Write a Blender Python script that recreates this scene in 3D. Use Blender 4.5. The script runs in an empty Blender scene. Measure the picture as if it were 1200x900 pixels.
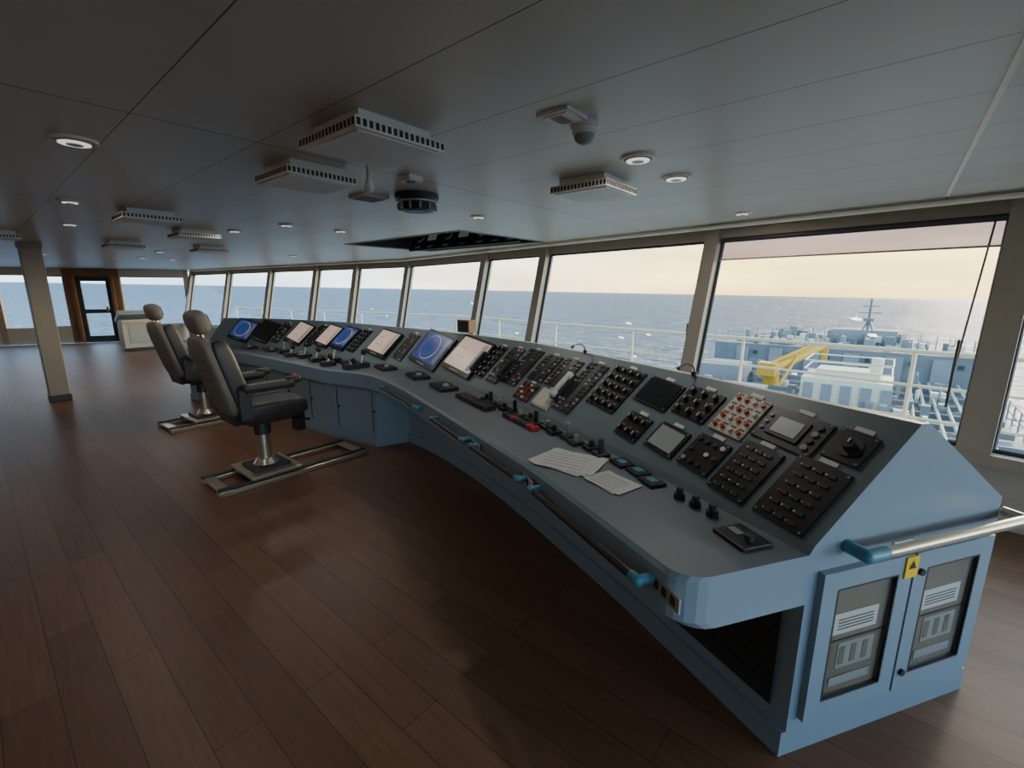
import bpy, math, random
from mathutils import Vector, Matrix
from mathutils.geometry import tessellate_polygon
random.seed(7)
sc=bpy.context.scene
# ship frame: +Y = ahead, +X = starboard. Survey notes (r,f) are metres right / ahead along the photographer's heading (40 deg to port).
CA,SA=.766,.643
def sv(r,f): return Vector((CA*r-SA*f, SA*r+CA*f))

# ------------------------------------------------------------------ materials
def new(name):
    m=bpy.data.materials.new(name); m.use_nodes=True
    nt=m.node_tree; b=nt.nodes['Principled BSDF']; return m,nt,b
def srgb(c): return tuple(((x/255)/12.92 if x/255<=.04045 else ((x/255+.055)/1.055)**2.4) for x in c)+(1,)
def mat(name,c,rough=.5,metal=0,noise=.08,scale=12,emit=0,spec=.5,bump=0):
    m,nt,b=new(name); col=srgb(c)
    b.inputs['Roughness'].default_value=rough; b.inputs['Metallic'].default_value=metal
    b.inputs['Specular IOR Level'].default_value=spec
    n=nt.nodes.new('ShaderNodeTexNoise'); n.inputs['Scale'].default_value=scale; n.inputs['Detail'].default_value=4
    tc=nt.nodes.new('ShaderNodeTexCoord'); nt.links.new(tc.outputs['Object'],n.inputs['Vector'])
    mx=nt.nodes.new('ShaderNodeMix'); mx.data_type='RGBA'
    mx.inputs['A'].default_value=tuple(x*(1-noise) for x in col[:3])+(1,)
    mx.inputs['B'].default_value=tuple(min(1,x*(1+noise)) for x in col[:3])+(1,)
    nt.links.new(n.outputs['Fac'],mx.inputs['Factor']); nt.links.new(mx.outputs['Result'],b.inputs['Base Color'])
    if emit:
        nt.links.new(mx.outputs['Result'],b.inputs['Emission Color']); b.inputs['Emission Strength'].default_value=emit
    if bump:
        bp=nt.nodes.new('ShaderNodeBump'); bp.inputs['Strength'].default_value=bump; bp.inputs['Distance'].default_value=.01
        nt.links.new(n.outputs['Fac'],bp.inputs['Height']); nt.links.new(bp.outputs['Normal'],b.inputs['Normal'])
    return m
M={}
M['blue']=mat('console_blue_paint',(130,149,165),.4,noise=.03)
M['desk']=mat('console_desk_grey',(110,119,126),.42,noise=.03)
M['slope']=mat('console_panel_grey',(106,122,129),.45,noise=.03)
M['black']=mat('black_plastic',(28,28,30),.4)
M['dark']=mat('dark_grey_plastic',(50,51,54),.45)
M['btn']=mat('button_grey',(150,152,152),.5)
M['white']=mat('white_plastic',(215,213,206),.5)
M['cream']=mat('cream_panel',(205,198,180),.5)
M['red']=mat('red_button',(180,40,30),.4)
M['yellow']=mat('yellow_label',(240,200,30),.5)
M['cyan']=mat('light_blue_cap',(74,138,162),.4)
M['steel']=mat('brushed_steel',(205,195,178),.3,.85)
M['leather']=mat('black_leather',(48,45,44),.42,bump=.2,scale=60)
M['shell']=mat('seat_back_grey_fabric',(118,110,101),.7,bump=.3,scale=90)
M['wall']=mat('wall_panel_grey',(180,172,160),.5)
M['mull']=mat('mullion_grey_beige',(150,138,124),.5)
M['pillar']=mat('pillar_grey_brown',(146,134,118),.45)
M['bulk']=mat('aft_bulkhead_laminate',(138,128,114),.5,scale=3)
M['wood']=mat('door_frame_wood',(125,92,68),.5,scale=5,noise=.2)
M['outwhite']=mat('marine_cream_paint',(220,210,182),.5)
M['outdeck']=mat('gallery_deck_light',(200,194,180),.6)
M['hull']=mat('ship_deck_blue_grey',(112,116,118),.6,noise=.3,scale=.8)
M['hull2']=mat('deck_gear_grey',(134,136,135),.6,noise=.2,scale=.8)
M['crane']=mat('crane_yellow',(205,155,45),.5)
M['scr_map']=mat('screen_chart',(186,160,148),.3,emit=.75,noise=.05)
M['scr_navy']=mat('screen_radar_navy',(32,52,104),.3,emit=1.0)
M['scr_grey']=mat('screen_lcd_grey',(120,126,124),.3,emit=.25)
M['scr_off']=mat('screen_dark',(36,40,44),.15)
M['paper']=mat('paper_white',(205,205,202),.5,noise=.05)
M['inside']=mat('cabinet_interior_grey',(118,110,98),.6,noise=.3,scale=6)
M['lamp']=mat('downlight_lens',(235,230,215),.4,emit=1.0)
M['recess']=mat('recess_black',(34,34,35),.6)
M['grille']=mat('diffuser_white',(232,226,212),.5)

def glassmat():
    m=bpy.data.materials.new('window_glass'); m.use_nodes=True; nt=m.node_tree; nt.nodes.clear()
    o=nt.nodes.new('ShaderNodeOutputMaterial'); t=nt.nodes.new('ShaderNodeBsdfTransparent'); g=nt.nodes.new('ShaderNodeBsdfGlossy')
    g.inputs['Roughness'].default_value=.02; mx=nt.nodes.new('ShaderNodeMixShader'); mx.inputs[0].default_value=.04
    t.inputs['Color'].default_value=(.97,.98,.98,1)
    nt.links.new(t.outputs[0],mx.inputs[1]); nt.links.new(g.outputs[0],mx.inputs[2]); nt.links.new(mx.outputs[0],o.inputs[0]); return m
M['glass']=glassmat()
def blindmat():
    m=bpy.data.materials.new('blind_film_mauve'); m.use_nodes=True; nt=m.node_tree; nt.nodes.clear()
    o=nt.nodes.new('ShaderNodeOutputMaterial'); t=nt.nodes.new('ShaderNodeBsdfTransparent'); g=nt.nodes.new('ShaderNodeBsdfDiffuse')
    g.inputs['Color'].default_value=(.5,.4,.5,1); mx=nt.nodes.new('ShaderNodeMixShader'); mx.inputs[0].default_value=.25
    n=nt.nodes.new('ShaderNodeTexNoise'); n.inputs['Scale'].default_value=2
    r=nt.nodes.new('ShaderNodeValToRGB'); r.color_ramp.elements[0].color=(.22,.20,.40,1); r.color_ramp.elements[1].color=(.32,.28,.50,1)
    nt.links.new(n.outputs['Fac'],r.inputs[0]); nt.links.new(r.outputs[0],t.inputs['Color'])
    nt.links.new(t.outputs[0],mx.inputs[1]); nt.links.new(g.outputs[0],mx.inputs[2]); nt.links.new(mx.outputs[0],o.inputs[0]); return m
M['blind']=blindmat()

def mathn(nt,op,a,b=None,c=None):
    n=nt.nodes.new('ShaderNodeMath'); n.operation=op
    for i,v in enumerate((a,b,c)):
        if v is None: continue
        if isinstance(v,(int,float)): n.inputs[i].default_value=v
        else: nt.links.new(v,n.inputs[i])
    return n.outputs[0]
def ceilmat():
    m,nt,b=new('ceiling_panels'); tc=nt.nodes.new('ShaderNodeTexCoord'); s=nt.nodes.new('ShaderNodeSeparateXYZ')
    nt.links.new(tc.outputs['Object'],s.inputs[0])
    fy=mathn(nt,'FRACT',mathn(nt,'DIVIDE',mathn(nt,'ADD',s.outputs['Y'],90-.955),.45))
    fx=mathn(nt,'FRACT',mathn(nt,'DIVIDE',mathn(nt,'ADD',s.outputs['X'],247-.17),2.47))
    ly=mathn(nt,'LESS_THAN',fy,.010); lx=mathn(nt,'LESS_THAN',fx,.0035)
    l=mathn(nt,'MAXIMUM',ly,lx)
    iy=mathn(nt,'FLOOR',mathn(nt,'DIVIDE',mathn(nt,'ADD',s.outputs['Y'],90-.955),.45))
    ix=mathn(nt,'FLOOR',mathn(nt,'DIVIDE',mathn(nt,'ADD',s.outputs['X'],247-.17),2.47))
    cb=nt.nodes.new('ShaderNodeCombineXYZ'); nt.links.new(ix,cb.inputs[0]); nt.links.new(iy,cb.inputs[1])
    wn=nt.nodes.new('ShaderNodeTexWhiteNoise'); nt.links.new(cb.outputs[0],wn.inputs['Vector'])
    mx=nt.nodes.new('ShaderNodeMix'); mx.data_type='RGBA'; mx.inputs['A'].default_value=srgb((188,186,177)); mx.inputs['B'].default_value=srgb((196,194,185))
    nt.links.new(wn.outputs['Value'],mx.inputs['Factor'])
    m2=nt.nodes.new('ShaderNodeMix'); m2.data_type='RGBA'; nt.links.new(l,m2.inputs['Factor']); nt.links.new(mx.outputs['Result'],m2.inputs['A']); m2.inputs['B'].default_value=srgb((80,74,68))
    nt.links.new(m2.outputs['Result'],b.inputs['Base Color']); b.inputs['Roughness'].default_value=.36
    return m
M['ceil']=ceilmat()
def floormat():
    m,nt,b=new('floor_wood_planks'); tc=nt.nodes.new('ShaderNodeTexCoord')
    br=nt.nodes.new('ShaderNodeTexBrick'); br.inputs['Scale'].default_value=1; br.inputs['Brick Width'].default_value=1.2; br.inputs['Row Height'].default_value=.16
    br.inputs['Mortar Size'].default_value=.002; br.inputs['Color1'].default_value=srgb((106,75,53)); br.inputs['Color2'].default_value=srgb((122,89,65)); br.inputs['Mortar'].default_value=srgb((64,44,32))
    br.offset=.37
    nt.links.new(tc.outputs['Object'],br.inputs['Vector'])
    mp=nt.nodes.new('ShaderNodeMapping'); mp.inputs['Scale'].default_value=(1.5,22,1); nt.links.new(tc.outputs['Object'],mp.inputs[0])
    n=nt.nodes.new('ShaderNodeTexNoise'); n.inputs['Scale'].default_value=2.5; n.inputs['Detail'].default_value=6; nt.links.new(mp.outputs[0],n.inputs['Vector'])
    mx=nt.nodes.new('ShaderNodeMix'); mx.data_type='RGBA'; mx.blend_type='MULTIPLY'; mx.inputs['Factor'].default_value=.5
    r=nt.nodes.new('ShaderNodeValToRGB'); r.color_ramp.elements[0].color=(.65,.61,.58,1); r.color_ramp.elements[1].color=(1.15,1.15,1.15,1)
    r.color_ramp.elements[0].position=.3; r.color_ramp.elements[1].position=.7
    nt.links.new(n.outputs['Fac'],r.inputs[0]); nt.links.new(br.outputs['Color'],mx.inputs['A']); nt.links.new(r.outputs[0],mx.inputs['B'])
    nt.links.new(mx.outputs['Result'],b.inputs['Base Color']); b.inputs['Roughness'].default_value=.42
    b.inputs['Specular IOR Level'].default_value=.5
    return m
M['floor']=floormat()
def seamat():
    m=bpy.data.materials.new('sea_water'); m.use_nodes=True; nt=m.node_tree; nt.nodes.clear(); tc=nt.nodes.new('ShaderNodeTexCoord')
    h=None
    for sc_,st in ((.1,1.),(.03,1.),(.4,.5)):
        mp=nt.nodes.new('ShaderNodeMapping'); mp.inputs['Rotation'].default_value=(0,0,.5); mp.inputs['Scale'].default_value=(sc_,sc_*1.8,sc_)
        nt.links.new(tc.outputs['Object'],mp.inputs[0])
        n=nt.nodes.new('ShaderNodeTexNoise'); n.inputs['Scale'].default_value=1; n.inputs['Detail'].default_value=5; nt.links.new(mp.outputs[0],n.inputs['Vector'])
        v=mathn(nt,'MULTIPLY',n.outputs['Fac'],st*.12/sc_)
        h=v if h is None else mathn(nt,'ADD',h,v)
    bp=nt.nodes.new('ShaderNodeBump'); bp.inputs['Strength'].default_value=1; bp.inputs['Distance'].default_value=7
    nt.links.new(h,bp.inputs['Height'])
    d=nt.nodes.new('ShaderNodeBsdfDiffuse'); d.inputs['Color'].default_value=(.035,.11,.18,1); nt.links.new(bp.outputs['Normal'],d.inputs['Normal'])
    g=nt.nodes.new('ShaderNodeBsdfGlossy'); g.inputs['Roughness'].default_value=.25; g.inputs['Color'].default_value=(.95,.97,1,1); nt.links.new(bp.outputs['Normal'],g.inputs['Normal'])
    fr=nt.nodes.new('ShaderNodeFresnel'); fr.inputs['IOR'].default_value=1.33; nt.links.new(bp.outputs['Normal'],fr.inputs['Normal'])
    f=mathn(nt,'MULTIPLY',fr.outputs[0],.72)   # self-shadowed rough swell never reaches mirror reflectance
    mx=nt.nodes.new('ShaderNodeMixShader'); nt.links.new(f,mx.inputs[0]); nt.links.new(d.outputs[0],mx.inputs[1]); nt.links.new(g.outputs[0],mx.inputs[2])
    o=nt.nodes.new('ShaderNodeOutputMaterial'); nt.links.new(mx.outputs[0],o.inputs[0])
    return m
M['sea']=seamat()

# ------------------------------------------------------------------ mesh builder
class B:
    def __init__(s): s.v=[];s.f=[];s.m=[];s.mats=[];s.sm=[]
    def mi(s,k):
        if k not in s.mats: s.mats.append(k)
        return s.mats.index(k)
    def add(s,vs,fs,k,T=None,smooth=False):
        o=len(s.v); i=s.mi(k)
        for p in vs:
            p=Vector(p); s.v.append(T@p if T else p)
        for f in fs: s.f.append([o+j for j in f]); s.m.append(i); s.sm.append(smooth)
    def box(s,c,d,k,T=None,ch=0):
        x,y,z=c; a,b,e=d[0]/2,d[1]/2,d[2]/2
        vs=[(x+i*a,y+j*b,z+l*e) for l in(-1,1) for j in(-1,1) for i in(-1,1)]
        s.add(vs,[(0,2,3,1),(4,5,7,6),(0,1,5,4),(2,6,7,3),(0,4,6,2),(1,3,7,5)],k,T)
    def cyl(s,p0,p1,r,k,n=14,r2=None,T=None,cap=True):
        p0=Vector(p0);p1=Vector(p1); r2=r if r2 is None else r2
        z=(p1-p0).normalized(); x=z.orthogonal().normalized(); y=z.cross(x)
        vs=[]
        for p,rr in((p0,r),(p1,r2)):
            for i in range(n):
                a=2*math.pi*i/n; vs.append(p+x*math.cos(a)*rr+y*math.sin(a)*rr)
        s.add(vs,[(i,(i+1)%n,n+(i+1)%n,n+i) for i in range(n)],k,T,True)
        if cap: s.add(vs[:n],[tuple(range(n))[::-1]],k,T); s.add(vs[n:],[tuple(range(n))],k,T)
    def tube(s,pts,r,k,n=10,T=None):
        for a,b in zip(pts[:-1],pts[1:]): s.cyl(a,b,r,k,n,T=T)
        for p in pts[1:-1]: s.ball(p,(r,r,r),k,T=T,e=1,n=8)
    def ball(s,c,rad,k,T=None,e=.45,n=16):
        c=Vector(c); vs=[];nu,nv=n*2,n
        pw=lambda a: math.copysign(abs(a)**e,a)
        for j in range(nv+1):
            ph=-math.pi/2+math.pi*j/nv
            for i in range(nu):
                t=2*math.pi*i/nu
                vs.append(c+Vector((rad[0]*pw(math.cos(ph))*pw(math.cos(t)),rad[1]*pw(math.cos(ph))*pw(math.sin(t)),rad[2]*pw(math.sin(ph)))))
        fs=[(j*nu+i,j*nu+(i+1)%nu,(j+1)*nu+(i+1)%nu,(j+1)*nu+i) for j in range(nv) for i in range(nu)]
        s.add(vs,fs,k,T,True)
    def done(s,name,parent=None,bevel=0):
        me=bpy.data.meshes.new(name); me.from_pydata([tuple(p) for p in s.v],[],s.f)
        for k in s.mats: me.materials.append(M[k])
        for p,i,sm in zip(me.polygons,s.m,s.sm): p.material_index=i; p.use_smooth=sm
        me.update(); ob=bpy.data.objects.new(name,me); sc.collection.objects.link(ob)
        if parent: ob.parent=parent
        if bevel:
            md=ob.modifiers.new('bevel','BEVEL'); md.width=bevel; md.segments=2; md.limit_method='ANGLE'; md.angle_limit=math.radians(50)
        return ob
def empty(name,loc=(0,0,0)):
    e=bpy.data.objects.new(name,None); e.location=loc; sc.collection.objects.link(e); return e

# ------------------------------------------------------------------ room outline
H=2.25; SILL=.5; TOP=2.1
mid=[sv(1.94-.643*s,4.81+.766*s) for s in (-6.6,-4.4,-2.216,-.06,2.41,3.84,6.55)]
mid+=[sv(-2.27-.839*a,9.83+.545*a) for a in (1.67,3.2,5.27,7.55,10.0)]
c2=mid[-1]
lw=[c2+(sv(-.9,-.43)-sv(0,0))*a for a in (0,.12,1.80,1.95,2.95,3.15,3.55,3.7,4.6,4.75,8.5,15)]
backy=-4.5
def outn(a,b):
    d=(b-a).normalized(); n=Vector((d.y,-d.x)); return -n if n.y<0 else n
def line_off(off):
    n1=outn(mid[0],mid[6]); n2=outn(mid[6],mid[-1])
    return [mid[0]+n1*off, mid[6]+(n1+n2).normalized()*off, mid[-1]+n2*off]
def slab(name,z,off,k,hole=None):
    o=line_off(off); end=lw[-1]
    outer=[Vector((x.x,x.y,z)) for x in o]+[Vector((end.x,end.y,z)),Vector((end.x,backy,z)),Vector((mid[0].x,backy,z))]
    loops=[outer]
    if hole: loops.append([Vector((x,y,z)) for x,y in hole])
    tri=tessellate_polygon(loops); vs=[p for l in loops for p in l]
    b=B(); b.add(vs,[tuple(t) for t in tri],k); return b.done(name)
hole=[(-6.2,3.65),(-3.8,3.65),(-3.8,5.2),(-6.2,5.2)]
slab('floor',0,-.2,'floor')
slab('ceiling',H,.22,'ceil',hole)

def w3(p,z): return Vector((p.x,p.y,z))
wf=B()
def offp(i,off):
    if i==6: n=(outn(mid[0],mid[6])+outn(mid[6],mid[-1])).normalized()
    elif i<6: n=outn(mid[0],mid[6])
    else: n=outn(mid[6],mid[-1])
    return mid[i]+n*off
def zoff(z): return -.2+.4*(z-SILL)/(H-SILL)
HEX=[(0,1,3,2),(4,6,7,5),(0,2,6,4),(1,5,7,3),(0,4,5,1),(2,3,7,6)]
for i in range(len(mid)-1):
    a,b=mid[i],mid[i+1]; n=outn(a,b)
    p=[w3(offp(i,-.2),0),w3(offp(i+1,-.2),0),w3(offp(i+1,-.2),SILL),w3(offp(i,-.2),SILL)]
    wf.add(p,[(0,1,2,3)],'wall')
    for z0,z1,dep,k in((SILL-.05,SILL+.02,.16,'mull'),(TOP,H,.05,'mull')):
        q=[]
        for z in(z0,z1):
            for ii in(i,i+1):
                for d in(-dep/2-.03,dep/2): q.append(w3(offp(ii,zoff(z)+d),z))
        wf.add(q,HEX,k)
for i in range(len(mid)):
    d=(mid[min(i+1,len(mid)-1)]-mid[max(i-1,0)]).normalized(); hw=.085 if i==2 else .07
    n=Vector((d.y,-d.x)); n=-n if n.y<0 else n
    q=[]
    for z in(SILL-.03,H):
        for sgn in(-1,1):
            for dd in(-.1,.06):
                c=offp(i,zoff(z)); q.append(w3(c+d*sgn*hw+n*dd,z))
    wf.add(q,HEX,'mull')
wf.done('wall_front')
hd=B()
for i in range(len(mid)-1):
    a=w3(offp(i,.02),2.215); b=w3(offp(i+1,.02),2.215); hd.cyl(a,b,.02,'grille',8)
hd.done('trim_1')
b=B(); b.box((.17,3.2,H-.004),(.018,2.7,.008),'grille'); b.box((1.4,1.86,H-.004),(2.46,.018,.008),'grille'); b.done('trim_2')
wn=0
for i in range(len(mid)-1):
    wn+=1; b=B()
    def wp(t,z):
        a=offp(i,zoff(z)); e=offp(i+1,zoff(z)); L=(e-a).length
        return w3(a.lerp(e,t/L) if t>=0 else e.lerp(a,-t/L),z)
    b.add([wp(.07,SILL+.02),wp(-.07,SILL+.02),wp(-.07,TOP),wp(.07,TOP)],[(0,1,2,3)],'glass')
    fr=[wp(.085,SILL+.03),wp(-.085,SILL+.03),wp(-.085,TOP-.01),wp(.085,TOP-.01)]
    for p,q in zip(fr,fr[1:]+fr[:1]): b.cyl(p,q,.018,'dark',6)
    if i in(2,3):
        n=outn(mid[i],mid[i+1])
        s0=wp(.16 if i==2 else .14,TOP-.02)+w3(n,0)*.08; s1=wp(.20 if i==2 else .14,.95)+w3(n,0)*.08
        b.cyl(s0,s1,.007,'dark',8); b.cyl(s1+Vector((0,0,.3)),s1-Vector((0,0,.2)),.009,'dark',8)
    b.done('window_%d'%wn)
    if i in (1,2):
        bl=B(); k=-w3(outn(mid[i],mid[i+1]),0)*.03
        bl.add([wp(.09,1.90)+k,wp(-.09,1.90)+k,wp(-.09,TOP)+k,wp(.09,TOP)+k],[(0,1,2,3)],'blind')
        bl.cyl(wp(.09,1.90)+k,wp(-.09,1.90)+k,.008,'mull',8)
        bl.cyl(wp(.09,TOP-.01)+k*1.6,wp(-.09,TOP-.01)+k*1.6,.025,'dark',10)
        bl.done('roller_blind')
# port wall
wl=B(); dl=(lw[-1]-lw[0]).normalized(); nl=Vector((dl.y,-dl.x)); nl=nl if nl.x<0 else -nl
def wallseg(b,a,e,z0,z1,k,t=.12):
    q=[w3(p+nl*o,z) for z in(z0,z1) for p in(a,e) for o in(0,t)]
    b.add(q,HEX,k)
for i in range(len(lw)-1):
    a,e=lw[i],lw[i+1]
    if i in(1,5,9,10):
        wallseg(wl,a,e,0,SILL,'wall'); wallseg(wl,a,e,2.02,H,'wall')
        wn+=1; b=B(); q=[w3(a+nl*.06,SILL),w3(e+nl*.06,SILL),w3(e+nl*.06,2.02),w3(a+nl*.06,2.02)]
        b.add(q,[(0,1,2,3)],'glass')
        for p,r in zip(q,q[1:]+q[:1]): b.cyl(p,r,.03,'mull',6)
        b.done('window_%d'%wn)
    elif i==3: wallseg(wl,a,e,2.1,H,'wood')
    elif i==7: wallseg(wl,a,e,0,SILL,'wall'); wallseg(wl,a,e,2.02,H,'wall')
    else: wallseg(wl,a,e,0,H,'wood' if i in(2,4) else 'mull')
wl.done('wall_port')
b=B(); a,e=lw[3],lw[4]; dd=(e-a).normalized()
def dbox(t0,t1,z0,z1,o0,o1,k):
    q=[w3(a+dd*t+nl*o,z) for z in(z0,z1) for t in(t0,t1) for o in(o0,o1)]
    b.add(q,HEX,k)
L=(e-a).length
dbox(0,.08,0,2.1,-.06,.1,'wood');dbox(L-.08,L,0,2.1,-.06,.1,'wood');dbox(0,L,2.02,2.1,-.06,.1,'wood')
dbox(.08,.2,0,2.02,0,.06,'dark');dbox(L-.2,L-.08,0,2.02,0,.06,'dark');dbox(.2,L-.2,0,.2,0,.06,'dark');dbox(.2,L-.2,1.87,2.02,0,.06,'dark');dbox(.2,L-.2,.9,1.02,0,.06,'dark')
dbox(.2,L-.2,.2,.9,.02,.03,'glass');dbox(.2,L-.2,1.02,1.87,.02,.03,'glass'); dbox(.22,.27,.95,1.1,-.05,0,'steel')
b.done('door_1')
def straightwall(name,x0,y0,x1,y1,n,zs=.8,zt=2.0):
    global wn
    b=B(); d=Vector((x1-x0,y1-y0)); L=d.length; d.normalize(); nn=Vector((d.y,-d.x))
    def bx(t0,t1,z0,z1,k,bb):
        q=[w3(Vector((x0,y0))+d*t+nn*o,z) for z in(z0,z1) for t in(t0,t1) for o in(0,.1)]
        bb.add(q,HEX,k)
    if n==0:
        bx(0,L,0,H,'bulk',b); b.done(name); return
    bx(0,L,0,zs,'wall',b); bx(0,L,zt,H,'wall',b)
    for i in range(n+1): 
        t=L*i/n; bx(max(0,t-.1),min(L,t+.1),zs,zt,'mull',b)
    b.done(name)
    for i in range(n):
        wn+=1; g=B(); q=[]
        t0=L*i/n+.1;t1=L*(i+1)/n-.1
        for t,z in((t0,zs),(t1,zs),(t1,zt),(t0,zt)): q.append(w3(Vector((x0,y0))+d*t+nn*.05,z))
        g.add(q,[(0,1,2,3)],'glass')
        for p,r in zip(q,q[1:]+q[:1]): g.cyl(p,r,.02,'dark',6)
        g.done('window_%d'%wn)
straightwall('wall_aft',lw[-1].x,backy,mid[0].x,backy,0)
straightwall('wall_starboard',mid[0].x,backy,mid[0].x,mid[0].y-.2,4,.5,2.1)

# overhead recess
b=B(); x0,x1,y0,y1=-6.2,-3.8,3.65,5.2; zt=2.62
b.add([(x0,y0,H),(x1,y0,H),(x1,y1,H),(x0,y1,H),(x0,y0,zt),(x1,y0,zt),(x1,y1,zt),(x0,y1,zt)],[(0,1,5,4),(1,2,6,5),(2,3,7,6),(3,0,4,7),(4,5,6,7)],'recess')
for p,q in(((x0,y0),(x1,y0)),((x1,y0),(x1,y1)),((x1,y1),(x0,y1)),((x0,y1),(x0,y0))):
    b.cyl((p[0],p[1],H),(q[0],q[1],H),.012,'mull',6)
T=Matrix.Translation((-5.0,4.85,2.40))@Matrix.Rotation(math.radians(62),4,'X')
b.box((0,0,0),(2.3,.42,.03),'dark',T)
for i,xx in enumerate((-.95,-.65,-.3,.05,.4,.7,.97)):
    if i%2: b.box((xx,0,.02),(.26,.2,.02),'scr_off',T); b.box((xx,0,.032),(.2,.13,.004),'scr_grey',T)
    else:
        b.cyl((xx,.02,.01),(xx,.02,.04),.09,'btn',20,T=T); b.cyl((xx,.02,.04),(xx,.02,.045),.075,'black',20,T=T); b.box((xx,.03,.047),(.008,.06,.003),'white',T)
    b.box((xx,-.16,.018),(.12,.03,.01),'btn',T)
b.done('overhead_instrument_panel')

# ------------------------------------------------------------------ ceiling fixtures
def diffuser(x,y,s=.40):
    b=B(); b.box((0,0,-.02),(s*.8,s*.8,.04),'grille'); b.box((0,0,-.06),(s,s,.04),'grille')
    b.box((0,0,-.082),(s*.9,s*.9,.006),'white')
    n=16
    for i in range(n):
        t=-s/2+s*(i+.5)/n
        for sg in(-1,1):
            b.box((t,sg*s/2,-.06),(s/n*.55,.004,.024),'dark'); b.box((sg*s/2,t,-.06),(.004,s/n*.55,.024),'dark')
    o=b.done('air_diffuser'); o.location=(x,y,H)
for r,f,s in((-.58,2.05,.42),(-1.13,2.66,.38),(.5,2.94,.38),(-3.1,4.05,.4),(-3.56,5.3,.4),(-5.36,6.5,.4),(-4.64,7.2,.4),(-5.8,5.3,.4)):
    p=sv(r,f); diffuser(p.x,p.y,s)
DL=[]
def downlight(x,y,R=.08):
    b=B(); n=24
    b.cyl((0,0,0),(0,0,-.012),R,'grille',n); b.cyl((0,0,-.012),(0,0,-.016),R*.8,'btn',n); b.cyl((0,0,-.016),(0,0,-.02),R*.66,'lamp',n); b.cyl((0,0,-.02),(0,0,-.024),R*.35,'white',n)
    o=b.done('recessed_downlight'); o.location=(x,y,H); DL.append((x,y))
for r,f in((-1.93,2.17),(-3.27,3.55),(.63,2.44),(.96,2.83),(1.97,4.08),(-1.9,5.26),(-2.28,4.8),(-3.08,5.26),(-.3,4.27),(-4.4,4.73),(-6,8),(-7.5,9.5),(-4.2,9),(-8.5,8.5)):
    p=sv(r,f); downlight(p.x,p.y,.085 if f<3 else .07)
for x,y in((1.5,-1.5),(-1.5,-1.5),(-4.5,-1.5),(-8,-1.5),(-12,-1.5),(3.5,1.5),(-12,3),(-15,1)): downlight(x,y)  # extra downlights, mostly behind the camera, added as fill for the interior
for i,(x,y) in enumerate(DL):
    l=bpy.data.lights.new('lamp','AREA'); l.shape='DISK'; l.size=.1; l.energy=3.4 if i<14 else 1.6; l.color=(1,.93,.84)
    o=bpy.data.objects.new('downlight_lamp',l); sc.collection.objects.link(o); o.location=(x,y,H-.03)
p=sv(.289,1.97); b=B(); b.cyl((0,0,0),(0,0,-.02),.055,'white',24); b.cyl((0,0,-.02),(0,0,-.045),.045,'white',24,r2=.05); b.ball((0,0,-.05),(.04,.04,.03),'btn',e=1); b.done('smoke_detector').location=(p.x,p.y,H)
p=sv(.19,1.887); b=B(); b.box((0,0,-.006),(.14,.14,.012),'white'); b.box((0,0,-.014),(.10,.10,.004),'grille')
for i in range(6): b.box((0,-.035+i*.014,-.017),(.05,.004,.003),'btn')
b.done('ceiling_vent').location=(p.x,p.y,H)
p=sv(-.59,2.83); b=B(); b.box((0,0,-.015),(.1,.1,.03),'white'); b.cyl((0,0,-.03),(0,0,-.034),.03,'dark'); b.done('ceiling_sensor').location=(p.x,p.y,H)
p=sv(-1.01,3.4); b=B(); b.box((0,0,-.01),(.2,.2,.02),'white')
for i in range(7): b.box((0,-.075+i*.025,-.022),(.16,.012,.004),'dark')
b.done('ceiling_speaker').location=(p.x,p.y,H)
p=sv(-.66,3.34); b=B(); b.cyl((0,0,0),(0,0,-.03),.15,'dark',32); b.cyl((0,0,-.03),(0,0,-.11),.14,'black',32,r2=.11); b.cyl((0,0,-.05),(0,0,-.06),.145,'steel',32)
for i in range(12):
    a=i*math.pi/6; b.box((.13*math.cos(a),.13*math.sin(a),-.085),(.012,.012,.04),'btn')
b.cyl((0,0,-.11),(0,0,-.115),.08,'dark',24); b.done('gyro_repeater').location=(p.x,p.y,H)
p=sv(-.74,2.5); b=B(); b.cyl((0,0,0),(0,0,-.02),.03,'white'); b.cyl((0,0,-.02),(0,0,-.09),.01,'steel'); b.cyl((0,0,-.09),(0,0,-.14),.014,'white',16,r2=.026); b.ball((0,0,-.14),(.022,.022,.015),'white',e=1); b.done('ceiling_microphone').location=(p.x,p.y,H)

# ------------------------------------------------------------------ pillar
p=sv(-6.7,6.53); b=B(); b.box((0,0,H/2),(.24,.22,H),'pillar'); b.box((0,0,.05),(.26,.24,.1),'dark'); b.box((0,0,H-.04),(.27,.25,.08),'mull'); b.done('support_pillar',bevel=.01).location=(p.x,p.y,0)

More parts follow.
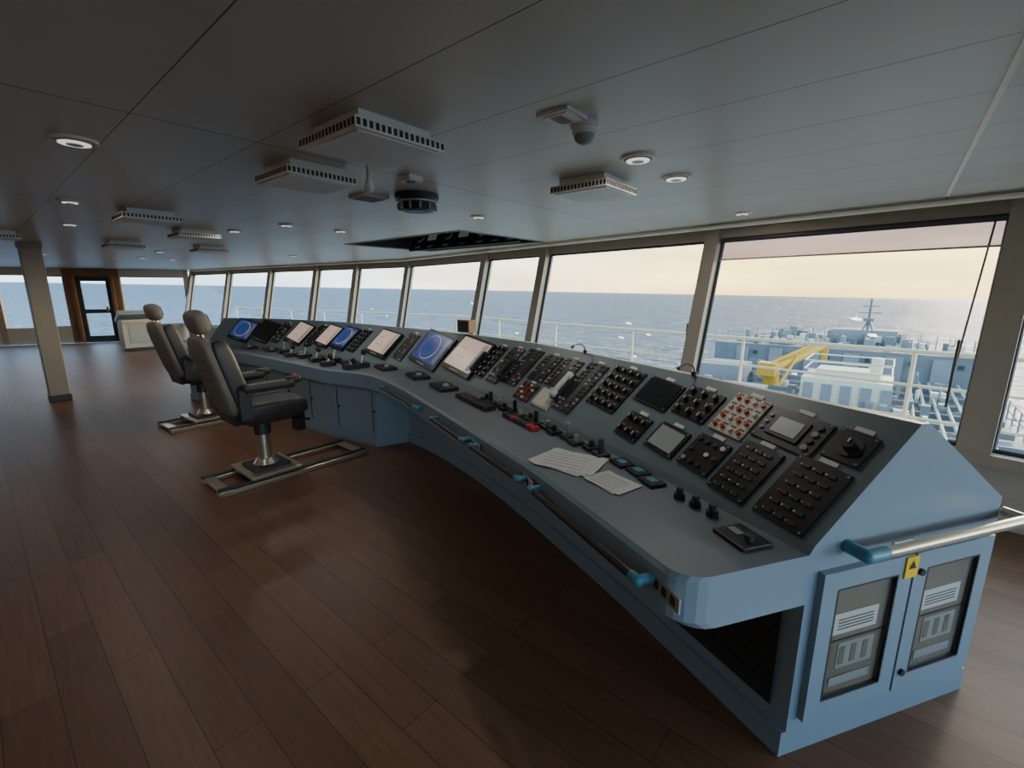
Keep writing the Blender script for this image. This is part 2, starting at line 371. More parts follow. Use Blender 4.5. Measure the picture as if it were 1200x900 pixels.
# ------------------------------------------------------------------ console
Rl=[(1.34,1.41),(1.14,1.85),(.95,2.25),(.73,2.7),(.45,3.25),(.10,3.82),(-.32,4.34),(-.79,4.83),(-1.3,5.3),(-1.85,5.8),(-2.4,6.25),(-3.0,6.62),(-3.7,6.95),(-4.5,7.15)]
Dl=[(.49,1.15),(.28,1.6),(.1,1.98),(-.12,2.37),(-.38,2.83),(-.7,3.38),(-1.05,3.95),(-1.45,4.45),(-2.0,4.75),(-2.55,5.2),(-3.1,5.65),(-3.65,6.05),(-4.2,6.35),(-4.8,6.5)]
Rl=[sv(*p) for p in Rl]; Dl=[sv(*p) for p in Dl]
def cat(L,u):
    u=max(0,min(len(L)-1-1e-6,u)); i=int(u); t=u-i
    g=lambda k: L[k] if 0<=k<len(L) else (2*L[0]-L[1] if k<0 else 2*L[-1]-L[-2])
    a,b_,c,d=g(i-1),g(i),g(i+1),g(i+2)
    return .5*((2*b_)+(c-a)*t+(2*a-5*b_+4*c-d)*t*t+(3*b_-a-3*c+d)*t**3)
NS=13*20; acc=[0]; pr=cat(Rl,0)
for i in range(1,NS+1):
    q=cat(Rl,13*i/NS); acc.append(acc[-1]+(q-pr).length); pr=q
def u_of(s):
    for i in range(NS):
        if acc[i+1]>=s: return 13*(i+(s-acc[i])/(acc[i+1]-acc[i]))/NS
    return 13
def st(u):
    R=cat(Rl,u);D=cat(Dl,u); W=(R-D).length; n=(R-D).normalized(); return D,R,n,W
JF=.54; ZJ=.79; ZR=1.18; ZD=.78
def prof(u):
    D,R,n,W=st(u); J=W*JF; o=0
    if u<.16: o=.09*(1-math.sqrt(max(0,1-(1-u/.16)**2)))
    K=J if u<7.0 else .07      # knee space under the near wing, solid cabinets under the centre block
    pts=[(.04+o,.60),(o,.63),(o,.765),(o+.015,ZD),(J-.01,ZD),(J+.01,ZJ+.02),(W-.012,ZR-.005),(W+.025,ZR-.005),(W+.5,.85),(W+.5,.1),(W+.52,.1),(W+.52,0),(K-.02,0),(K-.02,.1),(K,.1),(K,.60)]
    return [w3(D+n*a,z) for a,z in pts]
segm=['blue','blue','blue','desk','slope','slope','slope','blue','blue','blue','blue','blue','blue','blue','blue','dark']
us=sorted([0,.01,.04,.08,.12,.16]+[.16+(13-.16)*i/52 for i in range(1,53)]+[6.999,7.0])
cons=empty('navigation_console')
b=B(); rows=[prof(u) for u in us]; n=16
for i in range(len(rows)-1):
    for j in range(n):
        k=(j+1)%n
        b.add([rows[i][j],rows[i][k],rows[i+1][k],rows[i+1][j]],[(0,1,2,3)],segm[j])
for r in(rows[0],rows[-1]):
    tri=tessellate_polygon([r]); b.add(r,[tuple(t) for t in tri],'blue')
# door seams on the centre block
for s in(7.1,7.9,8.7,9.5,10.3,11.1,11.9,12.7):
    D,R,n_,W=st(s); q=D+n_*.067; b.cyl(w3(q,.14),w3(q,.58),.004,'dark',6); 
    b.cyl(w3(D+n_*.065,.38)+Vector((.05,0,0)),w3(D+n_*.05,.38)+Vector((.05,0,0)),.012,'black',8)
b.done('console_body',cons)

def frame(s,v,lift=0):
    u=u_of(s); D,R,n,W=st(u); 
    a0=w3(D+n*(W*JF+.01),ZJ+.02); a1=w3(R-n*.012,ZR-.005)
    Rn=cat(Rl,u+.05);Rb=cat(Rl,u-.05) if u>.05 else cat(Rl,0)
    t=(Rn-Rb)
    D2,R2,n2,W2=st(min(12.99,u+.05)); j2=D2+n2*W2*JF; j1=D+n*W*JF
    t=(t.normalized()+(j2-j1).normalized()).normalized()
    X=-w3(t,0); Y=(a1-a0).normalized(); Z=X.cross(Y).normalized(); 
    if Z.z<0: Z=-Z
    X=Y.cross(Z).normalized()
    o=a0.lerp(a1,v)+Z*lift
    return Matrix(((X.x,Y.x,Z.x,o.x),(X.y,Y.y,Z.y,o.y),(X.z,Y.z,Z.z,o.z),(0,0,0,1)))
def dframe(s,a):
    u=u_of(s); D,R,n,W=st(u); Y=w3(n,0); Z=Vector((0,0,1)); X=Y.cross(Z)
    o=w3(D+n*a,ZD+.001)
    return Matrix(((X.x,Y.x,0,o.x),(X.y,Y.y,0,o.y),(X.z,Y.z,1,o.z),(0,0,0,1)))
ip=B()
def label(T,y,w=.06): ip.box((0,y,.004),(w,.018,.006),'white',T)
def panel(s,v,w,h,kind,k='black'):
    T=frame(s,v); ip.box((0,0,.004),(w,h,.012),k,T)
    for cx in(-1,1):
        for cy in(-1,1): ip.cyl((cx*(w/2-.01),cy*(h/2-.01),.01),(cx*(w/2-.01),cy*(h/2-.01),.013),.004,'btn',8,T=T)
    label(T,h/2+.014)
    if kind=='grid':
        nx=max(2,int(w/.04));ny=max(2,int(h/.045))
        for i in range(nx):
            for j in range(ny):
                x=-w/2+w*(i+.5)/nx; y=-h/2+h*(j+.5)/ny
                if random.random()<.85: ip.cyl((x,y,.01),(x,y,.018),.011,random.choice(['dark','btn','dark','white']),10,T=T)
    elif kind=='knobs':
        nx=max(2,int(w/.055));ny=max(2,int(h/.055))
        for i in range(nx):
            for j in range(ny):
                x=-w/2+w*(i+.5)/nx; y=-h/2+h*(j+.5)/ny
                ip.cyl((x,y,.01),(x,y,.013),.018,'dark',14,T=T); ip.cyl((x,y,.013),(x,y,.03),.013,'black',12,T=T); ip.box((x,y,.032),(.004,.02,.004),'white',T)
                ip.box((x,y+.024,.011),(.02,.004,.002),'btn',T)
    elif kind=='rows':
        for j in range(6):
            y=-h/2+h*(j+.6)/6.4
            for i in(-1,0,1):
                ip.box((i*w*.24,y,.012),(w*.14,.014,.006),'dark',T); ip.cyl((i*w*.24-w*.1,y,.01),(i*w*.24-w*.1,y,.014),.004,'white' if j%2 else 'btn',8,T=T)
    elif kind=='red':
        for j in range(4):
            y=-h/2+h*(j+.5)/4
            for i in range(4):
                x=-w/2+w*(i+.5)/4
                ip.cyl((x,y,.01),(x,y,.022),.010,'red' if (i+j)%3!=2 else 'white',12,T=T)
                ip.box((x,y+.02,.011),(.025,.006,.002),'dark',T)
    elif kind=='screen':
        ip.box((-w*.05,0,.012),(w*.55,h*.62,.01),'dark',T); ip.box((-w*.05,0,.018),(w*.42,h*.45,.004),'scr_grey',T)
        for j in range(4): ip.cyl((w*.36,-h*.3+j*h*.2,.01),(w*.36,-h*.3+j*h*.2,.018),.012,'dark' if j%2 else 'btn',10,T=T)
        for j in range(3): ip.cyl((-w*.42,-h*.2+j*h*.2,.01),(-w*.42,-h*.2+j*h*.2,.016),.008,'btn',10,T=T)
    elif kind=='lcd':
        ip.box((0,0,.011),(w*.82,h*.75,.006),'scr_grey',T)
    elif kind=='blank':
        ip.box((0,0,.011),(w*.9,h*.86,.004),'scr_off' if k!='cream' else 'white',T)
    elif kind=='dial':
        ip.cyl((0,0,.01),(0,0,.014),min(w,h)*.32,'dark',20,T=T); ip.cyl((0,0,.014),(0,0,.035),min(w,h)*.15,'black',16,T=T); ip.box((0,h*.08,.037),(.005,h*.12,.004),'white',T)
    elif kind=='keys':
        nx=5;ny=int(h/.03)
        for i in range(nx):
            for j in range(ny):
                if i==2: continue
                ip.box((-w/2+w*(i+.5)/nx,-h/2+h*(j+.5)/ny,.012),(w/nx*.6,.014,.008),random.choice(['btn','dark','dark','dark']),T)
top=[(.12,.13,.13,'dial'),(.33,.25,.16,'screen'),(.56,.17,.21,'red'),(.79,.21,.17,'knobs'),(1.05,.25,.17,'blank'),(1.36,.27,.30,'knobs')]
for s,w,h,kd in top: panel(s,.70 if kd!='knobs' or s<1 else .62,w,h,kd,'cream' if kd=='red' else 'black')
for s,w,h,kd in [(.14,.19,.27,'rows'),(.36,.17,.25,'rows'),(.56,.17,.17,'grid'),(.78,.19,.15,'lcd'),(1.02,.17,.15,'knobs')]: panel(s,.27,w,h,kd)
for s,v,w,h,kd,k in [(1.65,.5,.2,.4,'keys','dark'),(1.92,.62,.22,.25,'keys','black'),(2.16,.62,.2,.25,'keys','black'),(1.88,.2,.2,.15,'blank','cream'),(2.14,.2,.2,.15,'red','dark'),(2.42,.55,.2,.36,'keys','black'),(2.66,.5,.18,.38,'grid','dark'),(2.88,.5,.14,.36,'knobs','black'),(4.35,.5,.18,.36,'keys','black'),(5.3,.5,.2,.36,'knobs','black'),(6.35,.5,.2,.36,'keys','black'),(7.15,.5,.2,.36,'grid','black')]: panel(s,v,w,h,kd,k)
ip.done('instrument_panels',cons)
mo=B()
def monitor(s,w,kind,h=.42):
    T=frame(s,.5)@Matrix.Translation((0,0,.015))
    mo.box((0,0,0),(w,h,.04),'black',T); mo.box((0,.01,.021),(w*.9,h*.82,.004),kind,T)
    if kind=='scr_navy':
        mo.cyl((-w*.06,.01,.023),(-w*.06,.01,.026),h*.36,'scr_map',32,T=T); mo.cyl((-w*.06,.01,.026),(-w*.06,.01,.028),h*.345,'scr_navy',32,T=T)
        for r in(.25,.15): mo.cyl((-w*.06,.01,.028),(-w*.06,.01,.029),h*r,'btn',28,T=T); mo.cyl((-w*.06,.01,.029),(-w*.06,.01,.030),h*(r-.006),'scr_navy',28,T=T)
        mo.box((w*.36,.01,.025),(w*.12,h*.7,.003),'scr_grey',T)
    elif kind=='scr_map':
        mo.box((w*.36,.01,.025),(w*.14,h*.75,.003),'white',T); mo.box((-w*.1,-.04,.025),(w*.3,.004,.002),'red',T); mo.box((-w*.2,.06,.025),(w*.2,.003,.002),'dark',T)
    mo.box((0,-h*.46,.021),(w*.3,.012,.004),'btn',T)
for s,w,k in((3.24,.54,'scr_map'),(3.86,.54,'scr_navy'),(4.75,.42,'scr_map'),(5.62,.36,'scr_navy'),(6.02,.36,'scr_map'),(6.7,.4,'scr_map'),(7.5,.4,'scr_off'),(7.95,.4,'scr_navy')): monitor(s,w,k,.40 if s<4.5 else .36)
mo.done('monitors',cons)
dd_=B()
def dbx(s,a,w,d,h,k,rot=0,z=0):
    T=dframe(s,a)@Matrix.Rotation(rot,4,'Z'); dd_.box((0,0,h/2+z),(w,d,h),k,T); return T
T=dbx(.14,.36,.14,.12,.012,'black'); dd_.cyl((.03,0,.012),(.03,0,.03),.015,'dark',T=T); dd_.box((-.03,0,.014),(.05,.03,.004),'btn',T)
for s in(.3,.38,.46): 
    T=dframe(s,.40); dd_.cyl((0,0,0),(0,0,.02),.022,'black',16,T=T); dd_.cyl((0,0,.02),(0,0,.045),.014,'dark',12,T=T)
for s,a in((.62,.4),(.74,.42),(.86,.42)):
    T=dbx(s,a,.1,.08,.014,'black'); dd_.box((0,0,.016),(.05,.04,.004),'cyan',T)
for i in range(14):
    s=1.0+i*.11; T=dbx(s,.40+.02*(i%2),.08,.07,.02,random.choice(['black','dark']))
    dd_.cyl((0,0,.02),(0,0,.05 if i%3 else .09),.014,random.choice(['btn','black','dark']),12,T=T)
for i in range(8):
    T=dframe(1.55+i*.055,.33); dd_.box((0,0,.012),(.04,.05,.024),'red' if i in(0,1,5) else ('black' if i%2 else 'dark'),T)
for i in range(9):
    T=dframe(2.15+i*.06,.30); dd_.box((0,0,.015),(.045,.09,.03),'black',T)
for s,a in((3.0,.3),(3.6,.3),(4.3,.34),(4.9,.36),(5.5,.4),(6.1,.36),(6.8,.32),(7.4,.3)):
    T=dbx(s,a,.3,.16,.03,'black'); dd_.ball((.05,0,.03),(.03,.03,.025),'btn',T=T,e=1,n=8); dd_.box((-.06,0,.033),(.12,.1,.006),'dark',T)
for s,a,h in((4.6,.3,.16),(5.15,.3,.18),(5.35,.2,.14),(5.75,.25,.16),(6.4,.3,.18),(4.55,.15,.08),(6.0,.2,.12),(4.95,.14,.1)):
    T=dbx(s,a,.14,.14,.05,'black'); dd_.cyl((0,0,.05),(0,.03,h),.012,'steel',10,T=T); dd_.ball((0,.03,h),(.028,.028,.035),'black',T=T,e=1,n=8)
for s in(1.78,2.55,2.98):
    T=frame(s,.42)@Matrix.Translation((0,0,.03)); k='white' if s==1.78 else 'black'
    dd_.box((0,0,-.01),(.06,.22,.03),'dark',T); dd_.ball((0,0,.02),(.018,.1,.014),k,T=T,n=8); dd_.ball((0,.08,.012),(.024,.025,.02),k,T=T,n=8); dd_.ball((0,-.08,.012),(.024,.025,.02),k,T=T,n=8)
dd_.done('desk_devices',cons,bevel=.003)
def paper(name,s,a,w,d,rot,n=3):
    b=B()
    for i in range(n):
        T=dframe(s,a)@Matrix.Rotation(rot+i*.12,4,'Z'); b.box((i*.012,0,.003+i*.002),(w,d,.0018),'paper',T)
        for j in range(5): b.box((0,-d*.35+j*d*.15,.0045+i*.002),(w*.7,.004,.0005),'btn',T)
    b.done(name)
paper('paper_sheets',.98,.2,.30,.24,.5); paper('paper_sheets',.68,.24,.20,.15,.2,2)
T=frame(3.55,1.0); o=T.translation; b=B(); b.box((0,0,.07),(.16,.1,.12),'wood'); b.box((0,0,.07),(.13,.104,.09),'dark'); b.done('binocular_box').location=(o.x,o.y,o.z+.01)
b=B()
for s in(.95,1.9):
    T=frame(s,1.0); o=T.translation; b.cyl(o,o+Vector((0,0,.02)),.014,'black')
    pts=[o+Vector((0,0,.02)),o+Vector((0,-.02,.05)),o+Vector((-.02,-.05,.065)),o+Vector((-.035,-.09,.055))]
    b.tube(pts,.004,'black',8); b.cyl(pts[-1],pts[-1]+Vector((-.008,-.02,-.012)),.007,'dark',10,r2=.01)
b.done('gooseneck_lamps',cons)
gr=B()
def rail(s0,s1):
    pts=[]
    for i in range(9):
        s=s0+(s1-s0)*i/8; D,R,n,W=st(u_of(s)); pts.append(w3(D-n*(.05),.72))
    gr.tube(pts,.015,'black')
    for e,s in((0,s0),(-1,s1)):
        D,R,n,W=st(u_of(s)); gr.tube([pts[e],w3(D+n*.01,.72)],.017,'cyan'); gr.ball(pts[e],(.019,.019,.019),'cyan',e=1,n=8)
        k=pts[e].lerp(pts[1] if e==0 else pts[-2],.35); gr.cyl(pts[e],k,.0175,'cyan',10)
for a,c in((.12,.85),(.98,1.6),(1.75,2.35),(2.7,3.6)): rail(a,c)
for s,k,w in((.06,'btn',.14),(.9,'red',.06),(1.0,'cream',.2),(1.68,'cream',.2)):
    T=dframe(s,-.004)@Matrix.Translation((0,0,-.07)); gr.box((0,0,0),(w,.006,.05),k,T)
    for j in range(3): gr.box((-.04+j*.04,-.004,0),(.02,.002,.03),'dark',T)
gr.done('grab_rails',cons)

D0,R0,n0,W0=st(0); tx=w3(n0,0); outv=Vector((tx.y,-tx.x,0)); 
Rn=w3(R0-cat(Rl,.3),0)
if outv.dot(Rn)<0: outv=-outv
J0=w3(D0+n0*W0*JF,0)
TE=Matrix(((tx.x,outv.x,0,J0.x),(tx.y,outv.y,0,J0.y),(0,0,1,0),(0,0,0,1)))
ce=B(); Wd=W0*(1-JF)+.5
for x0_,x1_ in((.04,Wd/2-.006),(Wd/2+.006,Wd-.04)):
    w=x1_-x0_; c=(x0_+x1_)/2; zt_=.715; zb=.15; fw_=.068
    ce.box((c,.012,zt_-fw_/2),(w,.024,fw_),'blue',TE); ce.box((c,.012,zb+fw_/2),(w,.024,fw_),'blue',TE)
    for xx in(x0_+fw_/2,x1_-fw_/2): ce.box((xx,.012,(zt_+zb)/2),(fw_,.024,zt_-zb-2*fw_),'blue',TE)
    iw=w-2*fw_
    ce.box((c,.004,(zt_+zb)/2),(iw,.008,zt_-zb-2*fw_),'inside',TE)
    for xx in(c-iw/2,c+iw/2): ce.box((xx,.02,(zt_+zb)/2),(.006,.010,zt_-zb-2*fw_),'dark',TE)
    for zz in(zb+fw_,zt_-fw_): ce.box((c,.02,zz),(iw,.010,.006),'dark',TE)
    ce.box((c-.01,.009,zb+fw_+.28),(iw*.74,.003,.08),'paper',TE); ce.box((c+.01,.009,zb+fw_+.15),(iw*.62,.003,.10),'btn',TE); ce.box((c,.0105,zb+fw_+.05),(iw*.7,.003,.035),'btn',TE)
    for j in range(4): ce.box((c-.01,.011,zb+fw_+.26+j*.012),(iw*.6,.002,.003),'dark',TE)
    for j in range(3): ce.box((c-iw*.2+j*iw*.2,.011,zb+fw_+.15),(iw*.09,.002,.07),'inside',TE)
    ce.box((c,.0095,zb+fw_+.215),(iw,.005,.006),'dark',TE)
    ce.box((c,.015,(zt_+zb)/2),(iw,.002,zt_-zb-2*fw_),'glass',TE)
ce.cyl((Wd/2+.035,.024,.64),(Wd/2+.035,.034,.64),.013,'black',12,T=TE); ce.cyl((Wd/2+.035,.024,.23),(Wd/2+.035,.034,.23),.013,'black',12,T=TE)
ce.box((Wd/2-.02,.027,.67),(.06,.004,.08),'yellow',TE); ce.add([(Wd/2-.038,.030,.665),(Wd/2-.002,.030,.665),(Wd/2-.02,.030,.698)],[(0,1,2)],'black',TE)
pts=[(.14,0,.79),(.14,.07,.79),(Wd+.02,.07,.79),(Wd+.02,0,.79)]
pts=[TE@Vector(p) for p in pts]; ce.tube(pts,.018,'steel',14)
ce.tube([pts[0],pts[1],pts[1]+(pts[2]-pts[1])*.1],.021,'cyan',14); ce.box((Wd*.45,.003,.75),(.09,.004,.025),'white',TE)
u0,u1=.12,1.25
a=st(u0);c=st(u1); pa=w3(a[0]+a[2]*(a[3]*JF-.004),0); pc=w3(c[0]+c[2]*(c[3]*JF-.004),0)
nn=-w3(a[2],0)*.006
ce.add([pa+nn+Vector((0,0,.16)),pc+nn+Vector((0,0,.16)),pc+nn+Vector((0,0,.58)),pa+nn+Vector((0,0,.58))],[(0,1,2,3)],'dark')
for j in range(14):
    for kk in range(5):
        t=(j+.5)/14; q=pa.lerp(pc,t)+nn*2; q.z=.24+kk*.065; q2=pa.lerp(pc,t+.03)+nn*2; q2.z=q.z
        ce.cyl(q,q2,.004,'black',6)
ce.done('end_cabinet_doors',cons)

# ------------------------------------------------------------------ chairs
def chair(x,y,rot=0):
    root=empty('helmsman_chair',(x,y,0)); root.rotation_euler=(0,0,rot)
    b=B()
    for sx in(-.2,.2):
        b.box((sx,.2,.02),(.09,1.3,.04),'steel'); b.box((sx,.2,.05),(.04,1.3,.02),'dark')
    b.box((0,-.4,.03),(.5,.08,.03),'steel'); b.box((0,.8,.03),(.5,.08,.03),'steel')
    b.box((0,0,.075),(.48,.42,.03),'steel'); b.box((0,0,.1),(.3,.3,.03),'dark')
    b.done('floor_rails',root,bevel=.006)
    b=B(); b.cyl((0,0,.1),(0,0,.16),.11,'steel',24,r2=.07); b.cyl((0,0,.16),(0,0,.40),.052,'steel',24); b.cyl((0,0,.38),(0,0,.52),.068,'dark',24)
    b.box((0,.02,.53),(.36,.36,.05),'black'); b.cyl((.18,.2,.5),(.3,.28,.5),.012,'black')
    b.box((.1,.27,.45),(.1,.08,.16),'black'); b.done('pedestal',root,bevel=.006)
    b=B(); b.ball((0,.03,.60),(.27,.28,.08),'leather',e=.4); b.ball((0,.02,.64),(.19,.22,.055),'leather',e=.5)
    for sx in(-1,1): b.ball((sx*.215,.03,.635),(.06,.27,.065),'leather',e=.6)
    b.ball((0,.27,.61),(.25,.06,.07),'leather',e=.6); b.done('seat',root)
    b=B(); T=Matrix.Translation((0,-.20,.64))@Matrix.Rotation(math.radians(14),4,'X')
    b.ball((0,-.045,.30),(.235,.05,.34),'shell',T=T,e=.5)
    b.ball((0,.015,.15),(.17,.055,.14),'leather',T=T,e=.5); b.ball((0,.015,.43),(.175,.055,.15),'leather',T=T,e=.5)
    for sx in(-1,1): b.ball((sx*.2,.025,.30),(.05,.07,.30),'leather',T=T,e=.6)
    for j in range(5): b.box((0,-.092,.13+j*.085),(.3,.008,.012),'dark',T)
    for sx in(-.06,.06): b.cyl((sx,-.02,.6),(sx,-.01,.72),.009,'steel',T=T)
    b.ball((0,0,.74),(.15,.06,.095),'shell',T=T,e=.65); b.ball((0,.03,.74),(.12,.045,.07),'leather',T=T,e=.65)
    b.box((0,-.05,-.03),(.34,.06,.14),'black',T)
    b.done('backrest',root)
    b=B()
    for sx in(-1,1):
        b.box((sx*.27,-.2,.72),(.03,.09,.26),'dark'); b.ball((sx*.3,-.02,.85),(.055,.21,.03),'leather',e=.5); b.box((sx*.3,-.02,.82),(.07,.36,.025),'black')
        b.ball((sx*.3,.17,.87),(.045,.06,.03),'black',e=.6)
    b.cyl((.3,.18,.88),(.3,.18,.92),.012,'red')
    b.done('armrests',root,bevel=.003)
chair(-4.10,1.50,.0); chair(-6.40,1.72,.05)

# ------------------------------------------------------------------ wing pedestal console
b=B(); b.box((0,0,.05),(.5,.7,.1),'dark'); b.box((0,0,.45),(.6,.85,.75),'wall'); 
T=Matrix.Translation((0,0,.9))@Matrix.Rotation(math.radians(-20),4,'Y'); b.box((0,0,0),(.66,.92,.1),'blue',T); b.box((0,0,.055),(.5,.35,.01),'scr_off',T); b.box((.0,.3,.055),(.45,.15,.01),'black',T); b.box((0,-.3,.055),(.45,.15,.01),'black',T)
b.box((-.2,0,1.0),(.12,.8,.12),'wall'); b.tube([(.35,-.4,.75),(.42,-.4,.75),(.42,.4,.75),(.35,.4,.75)],.018,'steel'); b.box((.305,0,.45),(.01,.6,.5),'btn')
b.done('wing_control_console',bevel=.01).location=(-15.9,3.0,0)

# ------------------------------------------------------------------ exterior
b=B(); o0=line_off(-.15); o1=line_off(1.5)
for i in range(2): b.add([w3(o0[i],-.05),w3(o0[i+1],-.05),w3(o1[i+1],-.05),w3(o1[i],-.05)],[(0,1,2,3)],'outdeck')
for i in range(2): b.add([w3(o1[i],-.05),w3(o1[i+1],-.05),w3(o1[i+1],-.5),w3(o1[i],-.5)],[(0,1,2,3)],'outwhite')
b.done('exterior_gallery_deck')
b=B(); o=line_off(1.4)
for i in range(2):
    for z in(1.0,.66,.33): b.cyl(w3(o[i],z),w3(o[i+1],z),.022 if z==1 else .014,'outwhite',8)
    L=(o[i+1]-o[i]).length; k=int(L/1.5)
    for j in range(k+1):
        q=o[i].lerp(o[i+1],j/k); b.cyl(w3(q,-.05),w3(q,1.0),.02,'outwhite',8)
b.done('exterior_railing')
b=B(); cx=-3.6; zd=-5.2; zf=-3.0
def hullring(ol): return [(cx-w,y) for y,w in ol]+[(cx+w,y) for y,w in ol][::-1]
def prism(ol,z0,z1,k):
    r=hullring(ol); b.add([(x,y,z1) for x,y in r],[tuple(range(len(r)))],k)
    for (x,y),(x2,y2) in zip(r,r[1:]+r[:1]): b.add([(x,y,z0),(x2,y2,z0),(x2,y2,z1),(x,y,z1)],[(0,1,2,3)],k)
prism([(12,9.0),(30,9.0),(44,8.8)],-23.5,zd,'hull')
prism([(44,8.8),(50,7.8),(56,5),(60,.8)],-23.5,zf,'hull')
random.seed(3)
for i in range(240):
    fwd=random.random()<.6
    y=random.uniform(44.5,55) if fwd else random.uniform(22,43.5); hwid=(8.6-max(0,(y-48)*.55)) if fwd else 8.2
    x=cx+random.uniform(-1,1)*(hwid-.8); z=zf if fwd else zd
    h=random.uniform(.2,1.0) if fwd else random.uniform(.3,1.2); k=random.choice(['hull','hull2','hull','hull2','outwhite'])
    if random.random()<.45: b.box((x,y,z+h/2),(random.uniform(.15,.7),random.uniform(.2,.7),h),k)
    else: b.cyl((x,y,z),(x,y,z+h),random.uniform(.05,.25),k,10)
for i in range(6):
    x=cx-7+i*2.6; b.cyl((x,44,zf+.25),(x+2,44,zf+.25),.12,'hull2',8); b.box((x+.6,43.9,zd+1.0),(1.0,.2,1.9),'hull2'); b.box((x+1.6,43.85,zd+1.5),(.3,.1,.3),'dark')
    b.cyl((cx-8+i*.5,20,zd+.3),(cx-8+i*.5,43,zd+.3),.1,'hull2',6); b.cyl((cx+5+i*.5,22,zd+.35),(cx+5+i*.5,43,zd+.35),.09,'hull2',6)
for i in range(8): b.box((cx,22+i*2.6,zd+.2),(17,.1,.3),'hull')
mx_=cx+1.9
b.cyl((mx_,50,zf),(mx_,50,.9),.10,'hull',8); b.cyl((mx_-.8,50,-.3),(mx_+.8,50,-.3),.05,'hull',6); b.cyl((mx_-.6,50,.25),(mx_+.6,50,.25),.05,'hull',6); b.box((mx_,50,-.9),(.7,.7,.25),'hull')
b.cyl((mx_-.8,50,zf),(mx_,50,-.9),.06,'hull',6);b.cyl((mx_+.8,50,zf),(mx_,50,-.9),.06,'hull',6)
b.box((mx_-.2,51,zf+.6),(4.5,2.5,1.2),'hull2')
for i in range(26):
    yy=18+i*1.55; w=8.9 if yy<45 else max(1,8.8-(yy-45)*.6); z=zd if yy<44 else zf
    for sg in(-1,1):
        b.cyl((cx+sg*w,yy,z),(cx+sg*w,yy,z+1.0),.04,'hull2',6)
        for zz in(.5,1.0): b.cyl((cx+sg*w,yy,z+zz),(cx+sg*w,yy+1.5,z+zz),.03,'hull2',6)
b.box((-1.7,33,zd+.9),(4.2,3.5,1.8),'outwhite'); b.box((-1.7,33,zd+2.0),(3,2.4,.4),'outwhite'); b.cyl((-.4,33,zd+1.8),(-.4,33,zd+3.0),.3,'outwhite',12)
for i in range(5): b.box((-3.4+i*.9,31.2,zd+.9),(.5,.1,1.2),'hull2')
for zz in(2.3,2.8): b.tube([(-3.7,31.3,zd+zz),(.3,31.3,zd+zz),(.3,34.7,zd+zz),(-3.7,34.7,zd+zz),(-3.7,31.3,zd+zz)],.04,'outwhite',6)
b.box((-7.5,30,zd+.5),(4,3,1),'hull2'); b.box((-9.5,37,zd+.7),(3,3,1.4),'hull2')
b.done('ship_foredeck')
b=B(); b.cyl((-6.2,36,zd),(-6.2,36,zd+1.6),.5,'crane',12); b.cyl((-6.4,35.6,zd+1.2),(-3.6,38.8,-2.3),.36,'crane',8,r2=.25); b.cyl((-6.2,36,zd+1.8),(-4.2,37.6,-2.2),.13,'crane',8); b.box((-6.4,35.6,zd+1.4),(1.1,1.1,.9),'crane'); b.box((-3.5,38.8,-2.8),(.35,.35,1.2),'crane'); b.cyl((-5.6,35.2,zd+.2),(-4.9,36.9,zd+2.2),.1,'crane',8); b.done('deck_crane')

b=B(); S=15000; b.add([(-S,-S,0),(S,-S,0),(S,S,0),(-S,S,0)],[(0,1,2,3)],'sea'); sea=b.done('sea')
ax=Vector((-SA,CA,0)); ROLL=Matrix.Rotation(math.radians(1.05),4,ax)   # the ship lists slightly, so the sea sits tilted in ship axes
sea.matrix_world=ROLL@Matrix.Translation((0,0,-24))

# ------------------------------------------------------------------ world
w=bpy.data.worlds.new('sky'); sc.world=w; w.use_nodes=True; nt=w.node_tree; bg=nt.nodes['Background']
tc=nt.nodes.new('ShaderNodeTexCoord'); 
up=ROLL.to_3x3()@Vector((0,0,1)); sund=(sv(1.15,1)-sv(0,0)).normalized()
def dot(v):
    d=nt.nodes.new('ShaderNodeVectorMath'); d.operation='DOT_PRODUCT'; nt.links.new(tc.outputs['Generated'],d.inputs[0]); d.inputs[1].default_value=v; return d.outputs['Value']
el=dot(tuple(up)); az=dot((sund.x,sund.y,0))
def ramp(src,st_):
    r=nt.nodes.new('ShaderNodeValToRGB'); e=r.color_ramp.elements
    while len(e)<len(st_): e.new(.5)
    for x,(p,c) in zip(e,st_): x.position=p; x.color=c if len(c)==4 else c+(1,)
    nt.links.new(src,r.inputs[0]); return r.outputs['Color']
warm=ramp(el,[(0,(.90,.62,.24)),(.05,(.98,.74,.28)),(.14,(1.0,.86,.42)),(.35,(.58,.62,.62)),(1,(.40,.46,.50))])
cool=ramp(el,[(0,(.50,.62,.72)),(.12,(.48,.64,.78)),(.24,(.22,.38,.58)),(1,(.22,.34,.48))])
fac=nt.nodes.new('ShaderNodeMapRange'); fac.inputs['From Min'].default_value=.25; fac.inputs['From Max'].default_value=.93; nt.links.new(az,fac.inputs['Value'])
mx=nt.nodes.new('ShaderNodeMix'); mx.data_type='RGBA'; nt.links.new(fac.outputs[0],mx.inputs['Factor']); nt.links.new(cool,mx.inputs['A']); nt.links.new(warm,mx.inputs['B'])
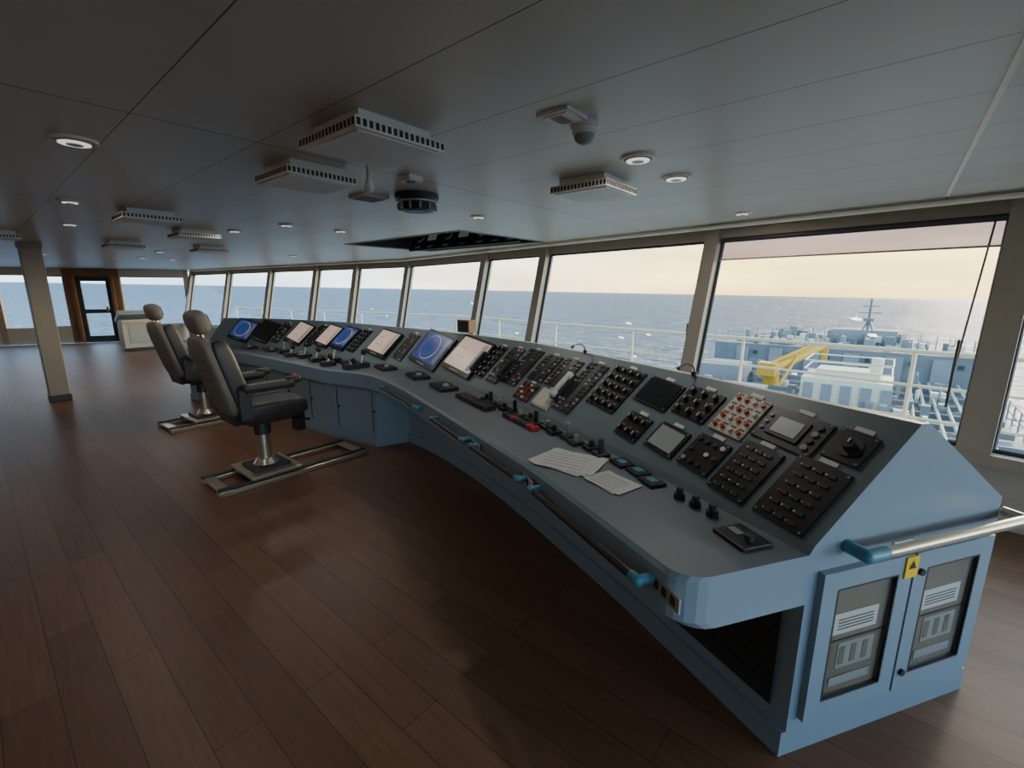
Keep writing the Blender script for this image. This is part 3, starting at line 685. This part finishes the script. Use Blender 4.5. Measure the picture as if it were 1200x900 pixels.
nz=nt.nodes.new('ShaderNodeTexNoise'); nz.inputs['Scale'].default_value=3; mp=nt.nodes.new('ShaderNodeMapping'); mp.inputs['Scale'].default_value=(1,1,7); nt.links.new(tc.outputs['Generated'],mp.inputs[0]); nt.links.new(mp.outputs[0],nz.inputs['Vector']); nz.inputs['Detail'].default_value=5
cl=nt.nodes.new('ShaderNodeMapRange'); cl.inputs['From Min'].default_value=.35; cl.inputs['From Max'].default_value=.7; cl.inputs['To Min'].default_value=.8; cl.inputs['To Max'].default_value=1.2; nt.links.new(nz.outputs['Fac'],cl.inputs['Value'])
m2=nt.nodes.new('ShaderNodeVectorMath'); m2.operation='SCALE'; nt.links.new(mx.outputs['Result'],m2.inputs[0]); nt.links.new(cl.outputs[0],m2.inputs['Scale'])
# unseen sky glow added abaft the starboard beam to light the interior
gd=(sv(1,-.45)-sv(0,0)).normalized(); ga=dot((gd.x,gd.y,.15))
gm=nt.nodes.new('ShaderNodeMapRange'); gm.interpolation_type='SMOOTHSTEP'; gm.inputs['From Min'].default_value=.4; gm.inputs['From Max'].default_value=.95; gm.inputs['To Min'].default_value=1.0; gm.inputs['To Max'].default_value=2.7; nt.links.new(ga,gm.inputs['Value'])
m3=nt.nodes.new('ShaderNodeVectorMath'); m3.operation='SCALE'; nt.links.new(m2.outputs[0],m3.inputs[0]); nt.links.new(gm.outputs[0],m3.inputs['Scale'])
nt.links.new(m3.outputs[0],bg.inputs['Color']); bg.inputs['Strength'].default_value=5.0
sl=bpy.data.lights.new('hazy_sun','SUN'); sl.energy=3.0; sl.color=(1,.84,.60); sl.angle=math.radians(15)
so=bpy.data.objects.new('hazy_sun',sl); sc.collection.objects.link(so)
sd=Vector((sund.x,sund.y,.2)).normalized(); so.rotation_euler=sd.to_track_quat('Z','Y').to_euler()

# ------------------------------------------------------------------ camera
cd=bpy.data.cameras.new('camera'); cd.sensor_width=36; cd.lens=36*530/1200; cd.clip_end=60000; cd.clip_start=.05
co=bpy.data.objects.new('camera',cd); sc.collection.objects.link(co); co.location=(0,0,1.6)
co.rotation_euler=(math.radians(90-11.72),0,math.radians(40)); sc.camera=co
